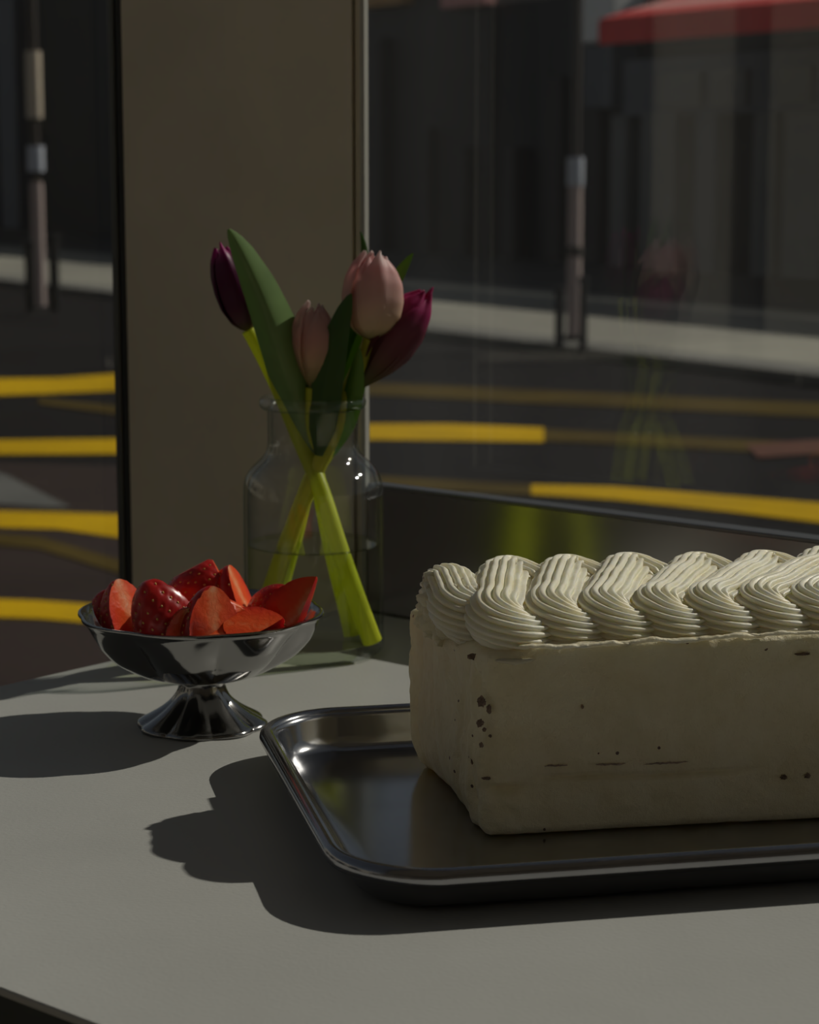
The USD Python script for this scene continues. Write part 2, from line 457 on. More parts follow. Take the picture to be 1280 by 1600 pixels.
obj("wall", wall_box(s_of(760), 7, 0.12, 4, STREET, z_of(1140, -22) + 0.10), "facade_dark", bl, off=offb, smooth=False)
obj("wall", wall_box(s_of(560), s_of(760), 0.05, 4, STREET, 3.5), "facade_brown", bl, off=offb, smooth=False)
obj("wall", wall_box(-24, s_of(560), 0.10, 4, STREET, 4.2), "facade_dark", bl, off=offb, smooth=False)
for x0, x1, y0, mt, d in ((590, 606, 60, "facade_brown", 0.10), (660, 676, 200, "facade_brown", 0.08), (716, 734, 230, "facade_brown", 0.08), (795, 812, 230, "facade_brown", 0.1),
                          (960, 985, 180, "facade_grey", 0.10), (1020, 1075, 175, "facade_grey", 0.22), (1095, 1130, 175, "facade_slate", 0.14), (1190, 1225, 175, "facade_grey", 0.18), (1240, 1300, 175, "facade_grey", 0.2),
                          (20, 48, 0, "facade_slate", 0.15), (-30, 6, 0, "facade_slate", 0.2)):
    obj("pilaster", wall_box(s_of(x0), s_of(x1), -d, 0.2, STREET, z_of(x0, y0), 0.02), mt, bl, off=offb, smooth=False)
obj("fascia", wall_box(s_of(985), 6.5, -0.15, 0.15, z_of(1100, 178), z_of(1100, 88)), "facade_slate", bl, off=offb, smooth=False, label="slate-blue band under the red awning")
for x0, x1 in ((1045, 1110), (1125, 1180), (1230, 1280)):
    f = obj("window_opening", wall_box(s_of(x0), s_of(x1), -0.20, -0.14, z_of(1100, 168), z_of(1100, 112), 0.01), "facade_grey", bl, off=offb, smooth=False)
obj("sign_panel", wall_box(s_of(935), s_of(978), -0.25, 0.1, z_of(955, 170), z_of(955, 70), 0.02), "facade_slate", bl, off=offb, smooth=False, label="grey hanging panel under the white column")
obj("upper_column", wall_box(s_of(938), s_of(986), -0.3, 0.15, z_of(955, 68), 3.25, 0.02), "facade_white", bl, off=offb, smooth=False, label="white column end beside the awning")
for x0, x1 in ((845, 870), (905, 930)):
    obj("door_panel", wall_box(s_of(x0), s_of(x1), 0.02, 0.2, STREET, z_of(x0, 120), 0.02), "facade_brown", bl, off=offb, smooth=False)
for x0, x1, mt in ((575, 640, "warm_sign"), (700, 765, "awning_pale")):
    obj("sign_board", wall_box(s_of(x0), s_of(x1), -0.12, 0.06, z_of(x0, 14), z_of(x0, 14) + 0.35, 0.01), mt, bl, off=offb, smooth=False)

sb = empty("corner_building", (-11, 2, STREET), kind="structure", label="pale low building with dark windows along the side street beyond the left window", cat="building")
obj("wall", box(-17, -11, -14, 16, STREET, 4.6), "corner_render", sb, off=(-11, 2, STREET), smooth=False)
for y0, y1, z0, z1 in ((-1.8, 1.4, 0.0, 3.6), (2.4, 5.4, 0.4, 3.2), (6.4, 9.4, 0.4, 3.2), (10.4, 13.4, 0.4, 3.2), (-7.2, -4.4, 0.4, 3.2), (-11.6, -8.4, 0.4, 3.2)):
    obj("window", box(-11.05, -10.95, y0, y1, z0, z1), "dark_window", sb, off=(-11, 2, STREET), smooth=False)
obj("downpipe", box(-11.05, -10.88, -2.46, -2.30, STREET, 4.5), "facade_dark", sb, off=(-11, 2, STREET), smooth=False)

# red awning on the building
aw = empty("awning", (*fb(s_of(1140), 0), 2.3), label="red shop awning at the top right across the street", cat="awning")
offa = np.array([*fb(s_of(1140), 0), 2.3])


def awning_strip(t0, t1, mt, name):
    s0, s1 = s_of(996, -1.3), 7.6
    zt, zb = z_of(1140, -22), z_of(1140, 62)
    P = np.zeros((2, 2, 3))
    for i, s in enumerate((s0, s1)):
        for j, t in enumerate((t0, t1)):
            q = fb(s, 0.1 - 1.9 * t)
            P[i, j] = [q[0], q[1], zt + (zb - zt) * t + 0.12]
    obj(name, sheet(P, 0.02), mt, aw, off=offa, smooth=False)


for k in range(6):
    awning_strip(k / 6, (k + 1) / 6, "awning_red" if k != 4 else "awning_pale", "fabric_stripe")
q0, q1 = fb(s_of(996, -1.3), -1.81), fb(7.6, -1.81)
zb = z_of(1140, 62) + 0.11
obj("valance", beam(q0, q1, 0.02, zb - 0.22, zb), "awning_red", aw, off=offa, smooth=False)

# posts on the far pavement


def pole(name, px, py, segs, label, group=None, extra=()):
    g = on(px, py, STREET + 0.05)
    Y = g[1]
    root = empty(name, g, label=label, cat="post", group=group)
    k = Y / FPX
    for nm, y0, y1, wpx, mt in segs:
        z1, z0 = at(px, y0, Y)[2] - g[2], at(px, y1, Y)[2] - g[2]
        r = wpx / 2 * k
        c = trimesh.creation.cylinder(radius=r, height=z1 - z0, sections=20)
        c.apply_translation([0, 0, (z0 + z1) / 2])
        obj(nm, c, mt, root, smooth=40)
    return root, Y, k


pole("sign_pole", 896, 535, [("base", 524, 537, 34, "pole_dark"), ("lower_pole", 290, 526, 22, "pole_pink"), ("clamp", 246, 290, 26, "pole_pale"), ("upper_pole", -140, 246, 15, "pole_dark"), ("collar", 385, 400, 26, "pole_dark")],
     "tall sign pole with pale clamp, right of the tulips across the street")
pole("bollard", 874, 545, [("post", 455, 545, 15, "black_metal"), ("cap", 448, 456, 18, "black_metal")], "short black bollard left of the tall right-hand pole")
pole("bollard", 911, 550, [("post", 440, 550, 13, "black_metal"), ("cap", 432, 441, 16, "black_metal")], "short black bollard right of the tall right-hand pole")
pole("sign_pole", 62, 478, [("lower_pole", 285, 478, 20, "pole_pink"), ("clamp", 228, 268, 26, "pole_pale"), ("sign_plate", 80, 185, 24, "pole_beige"), ("middle_pole", 180, 290, 12, "pole_dark"), ("upper_pole", -140, 82, 14, "pole_dark")],
     "tall sign pole with beige plate, left of the pillar")
pole("bollard", 48, 486, [("post", 385, 486, 15, "black_metal"), ("cap", 378, 386, 18, "black_metal")], "short black bollard left of the tall left-hand pole")
pole("bollard", 86, 488, [("post", 375, 488, 16, "black_metal"), ("cap", 367, 376, 19, "black_metal")], "short black bollard right of the tall left-hand pole")

# ------------------------------------------------------------------ table
N0, N2, U0, U2 = 0.42, PLANE - 0.003, -0.8565, 0.42
tb = empty("cafe_table", (*uv((U0 + U2) / 2, (N0 + N2) / 2), 0), label="grey-white laminate table with a dark edge against the window", cat="table")
offt = np.array([*uv((U0 + U2) / 2, (N0 + N2) / 2), 0])
ta = math.atan2(T1[1], T1[0])


def tbox(u0, u1, n0, n1, z0, z1, bevel=0.0):
    return box(u0, u1, n0, n1, z0, z1, ta, (0, 0), bevel)


obj("tabletop", tbox(U0, U2, N0, N2, TABLE_Z - 0.003, TABLE_Z, 0.0006), "laminate", tb, off=offt)
obj("edge_band", tbox(U0 + 0.0006, U2 - 0.0006, N0 + 0.0006, N2 - 0.0006, TABLE_Z - 0.028, TABLE_Z - 0.003), "table_edge", tb, off=offt, smooth=False)
for u in (U0 + 0.25, U2 - 0.25):
    cx = uv(u, (N0 + N2) / 2)
    c = trimesh.creation.cylinder(radius=0.035, height=0.69, sections=32); c.apply_translation([*cx, 0.377])
    obj("column", c, "black_metal", tb, off=offt)
    obj("foot", tbox(u - 0.03, u + 0.03, N0 + 0.05, N2 - 0.05, 0.0, 0.032, 0.008), "black_metal", tb, off=offt, smooth=False)

# ------------------------------------------------------------------ tray
S = CAM_H / 0.245
E1 = np.array([math.cos(math.radians(12)), math.sin(math.radians(12))]); E2 = np.array([-E1[1], E1[0]])
TU0, TU1, TV0, TV1 = 0.119 * S, 0.119 * S + 0.40, 0.664 * S, 0.889 * S


def rr_ring(inset, z, n=14, R=0.040):
    x0, x1, y0, y1 = TU0 + inset, TU1 - inset, TV0 + inset, TV1 - inset
    r = max(R - inset, 0.006)
    P = []
    for cx, cy, a0 in ((x1 - r, y1 - r, 0), (x0 + r, y1 - r, 90), (x0 + r, y0 + r, 180), (x1 - r, y0 + r, 270)):
        for a in np.radians(np.linspace(a0, a0 + 90, n)):
            P.append([cx + r * math.cos(a), cy + r * math.sin(a)])
    P = np.array(P)
    W = P[:, :1] * E1 + P[:, 1:] * E2
    return np.c_[W, np.full(len(W), z)]


def ring_surface(profile, cap_last=False):
    P = np.array([rr_ring(i, z) for i, z in profile])
    m = surf(P, wrap_m=True)
    if cap_last:
        v = np.vstack([m.vertices, P[-1].mean(0)])
        n = P.shape[1]; j = np.arange(n)
        m = trimesh.Trimesh(v, np.vstack([m.faces, np.stack([(len(P) - 1) * n + j, np.full(n, len(v) - 1), (len(P) - 1) * n + (j + 1) % n], -1)]), process=False)
    return m


RIMZ = 0.0195
tr = empty("serving_tray", (*(E1 * (TU0 + TU1) / 2 + E2 * (TV0 + TV1) / 2), TABLE_Z), label="stainless steel rectangular tray with rolled rim under the cake", cat="tray")
offtr = np.array([*(E1 * (TU0 + TU1) / 2 + E2 * (TV0 + TV1) / 2), TABLE_Z])
inner = [(0.0075 + 0.0015 * (1 - math.cos(a)), RIMZ - 0.0015 - 0.0015 * math.sin(a) * 0 - 0.003 * k) for k, a in enumerate(np.linspace(0, 1.2, 3))]
pan = [(0.0060, RIMZ - 0.0016), (0.0074, RIMZ - 0.0020), (0.0084, RIMZ - 0.0038), (0.0105, 0.0085), (0.0125, 0.0050), (0.0150, 0.0030), (0.0185, 0.0022), (0.024, 0.0020)]
under = [(z[0] , z[1] - 0.0012) for z in pan][::-1]
m_in = ring_surface(pan, cap_last=True)
m_out = ring_surface([(i - 0.0011, max(z - 0.0009, 0.0004)) for i, z in pan], cap_last=True)
m_out.invert()
pm = trimesh.util.concatenate([m_in, m_out])
if m_in.face_normals[np.argmin(m_in.triangles_center[:, 2])][2] < 0:
    pm.invert()
pm.apply_translation([0, 0, TABLE_Z])
obj("pan", pm, "tray_steel", tr, off=offtr, smooth=50)
BR = 0.0036                                                       # a hollow bead rolled round the edge
rim_prof = [(BR - BR * math.sin(a), RIMZ - BR + BR * math.cos(a)) for a in np.linspace(0, 2 * math.pi, 25)[:-1]]
rm = ring_surface(rim_prof + rim_prof[:1])
rm.fix_normals()
rm.apply_translation([0, 0, TABLE_Z])
obj("rolled_rim", rm, "tray_steel", tr, off=offtr, smooth=50)

# ------------------------------------------------------------------ cake
FLc = np.array([0.0290, 0.8150]); BLc = np.array([-0.0015, 0.9200])
EF = np.array([0.985, 0.1736]); EF /= np.linalg.norm(EF)
EL = (BLc - FLc) / np.linalg.norm(BLc - FLc)
DEPTH, LEN, CZ0, CZ1 = np.linalg.norm(BLc - FLc), 0.335, 0.0022, 0.0785


def ck(a, b, z):
    """Point of the cake: a along the front, b towards the back, z above the table."""
    q = FLc + EF * a + EL * b
    return np.array([q[0], q[1], TABLE_Z + z])


mat("frosting", {"g": ("texture_coordinate", {}), "n": ("noise_texture", {"scale": 55.0, "detail": 5.0, "roughness": 0.6}), "r": ("rgb_ramp", {"ramp": [(0.3, (0.74, 0.64, 0.40)), (0.7, (0.84, 0.75, 0.52))]}),
                 "v": ("voronoi_texture", {"scale": 150.0, "randomness": 1.0}), "lt": ("math", {"math_type": "less_than", "value2": 0.11}), "wn": ("noise_texture", {"scale": 40.0, "detail": 1.0}), "gt": ("math", {"math_type": "greater_than", "value2": 0.56}),
                 "mu": ("math", {"math_type": "multiply"}), "mx": ("mix", {"color2": (0.16, 0.10, 0.08)}),
                 "b": ("bump", {"strength": 0.8, "distance": 0.0011}), "bn": ("noise_texture", {"scale": 260.0, "detail": 5.0, "roughness": 0.65}),
                 "p": ("principled_bsdf", {"roughness": 0.5, "subsurface_weight": 0.25, "subsurface_scale": 0.004, "subsurface_radius": (1.0, 0.7, 0.35), "specular_ior_level": 0.35})},
    [("g.object", "n.vector"), ("n.fac", "r.fac"), ("g.object", "v.vector"), ("v.distance", "lt.value1"), ("g.object", "wn.vector"), ("wn.fac", "gt.value1"), ("lt.value", "mu.value1"), ("gt.value", "mu.value2"),
     ("r.color", "mx.color1"), ("mu.value", "mx.fac"), ("mx.color", "p.base_color"), ("g.object", "bn.vector"), ("bn.fac", "b.height"), ("b.normal", "p.normal")])
mat("piping_cream", {"g": ("texture_coordinate", {}), "n": ("noise_texture", {"scale": 90.0, "detail": 4.0}), "r": ("rgb_ramp", {"ramp": [(0.3, (0.84, 0.76, 0.54)), (0.7, (0.90, 0.85, 0.68))]}),
                     "bn": ("noise_texture", {"scale": 500.0, "detail": 3.0}), "b": ("bump", {"strength": 0.4, "distance": 0.0004}),
                     "p": ("principled_bsdf", {"roughness": 0.42, "subsurface_weight": 0.3, "subsurface_scale": 0.003, "subsurface_radius": (1.0, 0.7, 0.3), "specular_ior_level": 0.4})},
    [("g.object", "n.vector"), ("n.fac", "r.fac"), ("r.color", "p.base_color"), ("g.object", "bn.vector"), ("bn.fac", "b.height"), ("b.normal", "p.normal")])
plain("crumb", (0.24, 0.165, 0.115), 0.8, var=0.5, scale=300, bump=0.0006, bscale=500)
plain("crease_crumb", (0.42, 0.31, 0.24), 0.8, var=0.4, scale=300)
CO = ck(LEN / 2, DEPTH / 2, 0)
cake = empty("frosted_cake", CO, label="cream frosted loaf cake topped with piped swirls on the steel tray", cat="cake")


def cake_body():
    R = 0.006
    per, nor = [], []

    def seg(p, q, n, nn):
        for t in np.linspace(0, 1, n, endpoint=False):
            per.append(np.array(p) * (1 - t) + np.array(q) * t); nor.append(nn)

    def arc(cx, cy, a0, n=10, r=R):
        for t in np.linspace(0, 1, n, endpoint=False):
            a = math.radians(a0 + 90 * t)
            per.append(np.array([cx + r * math.cos(a), cy + r * math.sin(a)])); nor.append((math.cos(a), math.sin(a)))
    L, D = LEN, DEPTH
    seg((R, 0), (L - R, 0), 330, (0, -1)); arc(L - R, R, -90); seg((L, R), (L, D - R), 20, (1, 0)); arc(L - R, D - R, 0)
    seg((L - R, D), (R, D), 60, (0, 1)); arc(R, D - R, 90); seg((0, D - R), (0, R), 110, (-1, 0)); arc(R, R, 180)
    per, nor = np.array(per), np.array(nor)
    rows = [(0.003, CZ0), (0.0008, CZ0 + 0.001)] + [(0.0, z) for z in np.linspace(CZ0 + 0.003, CZ1 - 0.004, 76)] + [(0.0004, CZ1 - 0.0025), (0.0012, CZ1 - 0.001), (0.0026, CZ1 - 0.0002), (0.005, CZ1), (0.009, CZ1), (0.016, CZ1), (0.03, CZ1), (0.05, CZ1)]
    P = np.zeros((len(rows), len(per), 3)); NN = np.zeros_like(P)
    for k, (ins, z) in enumerate(rows):
        q = per - nor * 0.0
        c = np.array([np.clip(per[:, 0], min(ins, L / 2) , max(L - ins, L / 2)), np.clip(per[:, 1], min(ins, D / 2), max(D - ins, D / 2))]).T
        P[k, :, :2], P[k, :, 2] = c, z
        w = min(max((z - (CZ1 - 0.003)) / 0.003, 0), 1)
        NN[k, :, :2] = nor * (1 - w); NN[k, :, 2] = w
    # left end leans and its lower edge tucks in
    f = lambda x, sc, sd, o=4: meshkit.fbm(x * np.array(sc), o, sd) - 0.5
    a, b, z = P[..., 0].copy(), P[..., 1].copy(), P[..., 2].copy()
    disp = 0.0026 * f(P, (22, 22, 22), 1, 3) + 0.0011 * f(P, (30, 60, 120), 2, 4) + 0.0014 * f(P, (150, 150, 150), 3, 3)
    front = np.clip(-NN[..., 1], 0, 1); left = np.clip(-NN[..., 0], 0, 1)
    # spatula sweeps: shallow curved steps on the front and left faces
    sw = (meshkit.noise(np.stack([a * 9, z * 55 + 6 * a + 3 * np.sin(a * 25), z * 0], -1), 5))
    disp += front * 0.0013 * (np.abs(sw - 0.5) ** 0.5 - 0.5)
    sw2 = (meshkit.noise(np.stack([b * 60 - z * 14, z * 9, z * 0 + 3], -1), 6))
    disp += left * 0.0034 * (np.abs(sw2 - 0.5) ** 0.5 - 0.5)
    # long crease near the foot of the front face and a gouge beside the corner
    crease = np.exp(-((z - 0.0245 - 0.0007 * np.sin(a * 60)) / 0.0009) ** 2) * np.clip((a - 0.018) / 0.01, 0, 1) * np.clip((0.115 - a) / 0.02, 0, 1)
    disp -= front * 0.0020 * crease
    gouge = np.exp(-(((a - 0.007) / 0.008) ** 2 + ((z - 0.0215) / 0.0016) ** 2))
    disp -= front * 0.0036 * gouge
    disp += front * 0.0016 * np.exp(-(((a - 0.008) / 0.009) ** 2 + ((z - 0.0152) / 0.003) ** 2))
    # step along the corner where the front coat overlaps the end
    disp += left * 0.0016 * np.exp(-((b - 0.014 - 0.10 * (0.05 - z)) / 0.004) ** 2) - left * 0.0012 * np.exp(-((b - 0.030 - 0.2 * (0.04 - z)) / 0.003) ** 2)
    # top edge: ragged lip on the front
    lip = np.exp(-((z - CZ1 + 0.001) / 0.0022) ** 2)
    disp += front * lip * 0.0030 * np.clip(meshkit.fbm(np.stack([a * 70, a * 0, a * 0], -1), 3, 9) - 0.35, 0, 1)
    corner = np.exp(-((a + b) / 0.016) ** 2)
    disp += 0.0048 * f(P, (60, 60, 60), 8, 4) * corner
    P += NN * disp[..., None]
    # the left end of the top is scooped a little lower
    dip = np.clip(1 - a / 0.028, 0, 1) ** 1.5 * np.clip((z - 0.05) / 0.028, 0, 1)
    P[..., 2] -= 0.0050 * dip * (0.4 + 0.6 * np.clip(b / DEPTH, 0, 1)) + 0.002 * np.clip(1 - a / 0.02, 0, 1) * np.clip((z - 0.05) / 0.028, 0, 1)
    # lower left edge tucks in towards the front corner
    tuck = np.clip((0.020 - z) / 0.020, 0, 1) ** 2 * np.clip(1 - a / 0.03, 0, 1)
    P[..., 0] += 0.008 * tuck * np.clip(b / 0.05, 0, 1)
    W = FLc + P[..., :1] * EF + P[..., 1:2] * EL
    Q = np.concatenate([W, P[..., 2:] + TABLE_Z], -1)
    m = surf(Q, wrap_m=True)
    n = Q.shape[1]; j = np.arange(n); kk = len(rows) - 1
    v = np.vstack([m.vertices, Q[-1].mean(0), Q[0].mean(0)])
    m = trimesh.Trimesh(v, np.vstack([m.faces, np.stack([kk * n + j, kk * n + (j + 1) % n, np.full(n, len(v) - 2)], -1)[:, ::-1], np.stack([j, (j + 1) % n, np.full(n, len(v) - 1)], -1)]), process=False)
    m.fix_normals()
    return m


obj("cake_body", cake_body(), "frosting", cake, off=CO, smooth=60)


def star(n, amp):
    return lambda th: 1 - amp * (1 - np.abs(np.cos(n / 2 * th)) ** 0.8)


def a_at(px, b, z):
    """Distance along the cake's front at which depth b and height z are seen in a pixel column."""
    k = (px - 640) / FPX
    dep = lambda a: ck(a, b, z)[1] * _c - (ck(a, b, z)[2] - CAM_Z) * _s
    lo, hi = -0.1, 0.5
    for _ in range(50):
        mid = (lo + hi) / 2
        lo, hi = (mid, hi) if ck(mid, b, z)[0] / dep(mid) < k else (lo, mid)
    return lo


def swirl(af, ab, bf, bb, seed=0, r0=0.0126, torn_start=False):
    """One loop of the zigzag: forward from the back, round at the front, in under the next loop. af, ab: places along the cake at front and back."""
    r = np.random.default_rng(seed + 50)
    j = lambda s: (r.random() - 0.5) * s
    zf, zb = CZ1 + 0.0040, CZ1 + 0.0072 + j(0.0010)
    lerp = lambda t: (af + (ab - af) * t - 0.0010, bf + 0.006 + (bb - bf - 0.012) * t, zf + 0.0018 + (zb + 0.0006 - zf - 0.0018) * t ** 0.7)
    back = [(ab + 0.0125, bb - 0.016, zb - 0.0035), (ab + 0.0085, bb - 0.0045, zb - 0.0015), (ab + 0.0035, bb + j(0.003), zb)]
    if torn_start:
        back = [(ab - 0.004, bb + 0.004, zb - 0.001), (ab - 0.0015, bb - 0.002, zb)]
    ctrl = back + [lerp(t) for t in (0.92, 0.7, 0.45, 0.2)] + [(af - 0.0006, bf + 0.0045, zf + 0.0010), (af + 0.0012, bf + 0.0005, zf - 0.0008), (af + 0.0055, bf - 0.0008, zf - 0.0030), (af + 0.0105, bf + 0.0012, zf - 0.0042), (af + 0.0150, bf + 0.0060, zf - 0.0042), (af + 0.0178, bf + 0.0125, zf - 0.0036)]
    p = spline([ck(*q) for q in ctrl], 110)
    t = np.linspace(0, 1, 110)
    rad = r0 * np.sqrt(np.clip(np.minimum(t / 0.05, 1), 0.02 if not torn_start else 0.5, 1)) * np.clip(1.03 - 0.25 * np.clip((t - 0.70) / 0.30, 0, 1), 0, 1.1)
    rad[-6:] *= np.sqrt(np.linspace(1, 0.15, 6))
    rad = rad * (1 + 0.015 * np.sin(t * 40 + seed))
    m = sweep(p, rad, n=160, section=star(20, 0.19), squash=0.86, up=[0, 0, 1])
    d = 0.0006 * (meshkit.fbm(m.vertices * 220, 3, seed) - 0.5) + 0.0009 * (meshkit.fbm(m.vertices * 60, 2, seed + 3) - 0.5)
    m.vertices = m.vertices + np.array(m.vertex_normals) * d[:, None]
    return m


FRONT = [788, 873, 955, 1038, 1118, 1198, 1277, 1354, 1430, 1505, 1580, 1655, 1730]
BACK = [784, 876, 972, 1080, 1185, 1284, 1378, 1466, 1548, 1624, 1696, 1762, 1820]
m = swirl(a_at(722, 0.044, 0.083), a_at(700, 0.086, 0.088), 0.038, 0.084, 99, 0.0122, True)
obj("piped_swirl", m, "piping_cream", cake, off=CO, smooth=50)
for k, (xf, xb) in enumerate(zip(FRONT, BACK)):
    bf = 0.0125 if k == 0 else 0.0150
    m = swirl(a_at(xf, bf, CZ1 + 0.004), a_at(xb, 0.088, CZ1 + 0.008), bf, 0.088, k)
    obj("piped_swirl", m, "piping_cream", cake, off=CO, smooth=50)

# torn start of the piping on the left end
torn = trimesh.creation.icosphere(5, 1.0)
torn.vertices = torn.vertices * np.array([0.0125, 0.031, 0.0135])
torn.vertices = torn.vertices + np.array(torn.vertex_normals) * (0.012 * (meshkit.fbm(torn.vertices * 190, 4, 4)[:, None] - 0.5))
Mt = np.eye(4); Mt[:2, 0], Mt[:2, 1] = EF, EL; Mt[:3, 3] = ck(0.0062, 0.060, CZ1 + 0.0015)
torn.apply_transform(Mt)
obj("torn_frosting", torn, "frosting", cake, off=CO, smooth=60, label="rough torn start of the piping at the left end")
# ragged lips of frosting along the top front edge
for a0, a1, dz, sd in ((0.012, 0.060, -0.0004, 1), (0.050, 0.112, 0.0006, 2), (0.105, 0.20, 0.0012, 3), (0.19, 0.33, 0.0010, 4), (0.004, 0.020, -0.0050, 5)):
    aa = np.linspace(a0, a1, 120)
    nz = meshkit.fbm(np.c_[aa * 90, aa * 0, aa * 0 + sd], 4, sd) - 0.5
    p = np.array([ck(x, -0.0004 - 0.0014 * n, CZ1 - 0.0006 + dz + 0.0030 * n) for x, n in zip(aa, nz)])
    tt = np.linspace(0, 1, 120)
    m = sweep(p, 0.0021 * np.sqrt(np.clip(np.minimum(tt, 1 - tt) * 6, 0.02, 1)) * (0.7 + 0.9 * np.abs(nz)), n=14, squash=0.55)
    m.vertices = m.vertices + np.array(m.vertex_normals) * (0.0012 * (meshkit.fbm(m.vertices * 260, 3, sd)[:, None] - 0.5))
    obj("frosting_lip", m, "frosting", cake, off=CO, smooth=60)
# bits of crumb showing through the coat
for px, py, w, h in ((752, 1096, 12, 16), (764, 1108, 7, 14), (750, 1130, 11, 11), (757, 1140, 6, 6), (742, 1188, 12, 15), (752, 1164, 6, 8), (766, 1150, 5, 4), (910, 1104, 5, 6), (742, 1026, 22, 9), (868, 1196, 34, 2), (955, 1194, 44, 2), (1040, 1192, 60, 2), (760, 1216, 14, 4), (1255, 1022, 24, 4), (1225, 1214, 10, 7), (1262, 1212, 9, 8)):
    d = ray(px, py)
    # where the ray meets the front face
    nrm = np.array([EF[1], -EF[0]])
    t = (FLc @ nrm) / (d[:2] @ nrm)
    if px < 749:
        nrm = np.array([-EL[1], EL[0]]); t = (FLc @ nrm) / (d[:2] @ nrm)
    q = np.array([0, 0, CAM_Z]) + d * t
    s = trimesh.creation.icosphere(3, 1.0)
    s.vertices = s.vertices * (1 + 1.5 * (meshkit.fbm(s.vertices * 2.6 + px, 3, px)[:, None] - 0.5))
    s.vertices = s.vertices * np.array([w * 0.00012, 0.0009, h * 0.00013]) + (np.c_[np.zeros(len(s.vertices)), np.zeros(len(s.vertices)), 0.0009 * (meshkit.fbm(np.c_[s.vertices[:, 0] * 9 + px, s.vertices[:, 0] * 0, s.vertices[:, 0] * 0], 3, 2) - 0.5)] if w > 30 else 0)
    Mq = np.eye(4); Mq[:2, 0] = EF; Mq[:2, 1] = [-EF[1], EF[0]]; Mq[:3, 3] = q
    s.apply_transform(Mq)
    obj("exposed_crumb", s, "crumb" if w < 30 else "crease_crumb", cake, off=CO, smooth=60)

# ------------------------------------------------------------------ steel dish
DC = np.array([-0.0975, 0.9970])
dish = empty("dessert_dish", (*DC, TABLE_Z), label="footed stainless steel dessert dish holding the cut strawberries", cat="dish")
LB = 8
out = [(0.0113, 0.0232), (0.0150, 0.0236), (0.0215, 0.0246), (0.0285, 0.0264), (0.0352, 0.0300), (0.0420, 0.0350), (0.0480, 0.0415), (0.0522, 0.0475), (0.0545, 0.0515), (0.0556, 0.0530), (0.0567, 0.0536), (0.0570, 0.0545), (0.0562, 0.0552), (0.0548, 0.0548)]
inn = [(0.0534, 0.0525), (0.0508, 0.0478), (0.0466, 0.0420), (0.0406, 0.0358), (0.0338, 0.0310), (0.0272, 0.0276), (0.0200, 0.0258), (0.0100, 0.0250), (0.0004, 0.0249)]
rowsd = out + inn
amp = {k: 0.030 * math.sin(math.pi * min(max((rowsd[k][1] - 0.0245) / 0.030, 0), 1)) for k in range(len(rowsd))}


def from_lobes(th, w):
    return 1 + w * (np.abs(np.cos(LB / 2 * th + 0.5)) - 0.6)


# smooth the profile
def dense(prof, n):
    return [tuple(q) for q in spline(np.array(prof), n)]


bp = dense(out, 60) + dense(inn, 44)
ampf = lambda r, z: 0.15 * np.clip((z - 0.0245) / 0.010, 0, 1) * np.clip((0.0545 - z) / 0.012, 0.22, 1)
bowl = lathe(bp, 240, lambda th, k: from_lobes(th, ampf(*bp[k])))
obj("bowl", bowl, "steel", dish, smooth=60)
ft = [(0.0113, 0.0236), (0.0108, 0.0215), (0.0112, 0.0185), (0.0128, 0.0150), (0.0160, 0.0112), (0.0205, 0.0076), (0.0250, 0.0048), (0.0285, 0.0028), (0.0300, 0.0016), (0.0303, 0.0006), (0.0298, 0.0001), (0.0270, 0.0002), (0.0240, 0.0030), (0.0150, 0.0098), (0.0090, 0.0180), (0.0085, 0.0232)]
fp = dense(ft, 80)
foot = lathe(fp[::-1], 240, lambda th, k: from_lobes(th, 0.16 * np.clip(1 - fp[::-1][k][1] / 0.022, 0, 1) * np.clip(0.35 + fp[::-1][k][1] / 0.006, 0, 1)))
obj("foot", foot, "steel", dish, smooth=60)

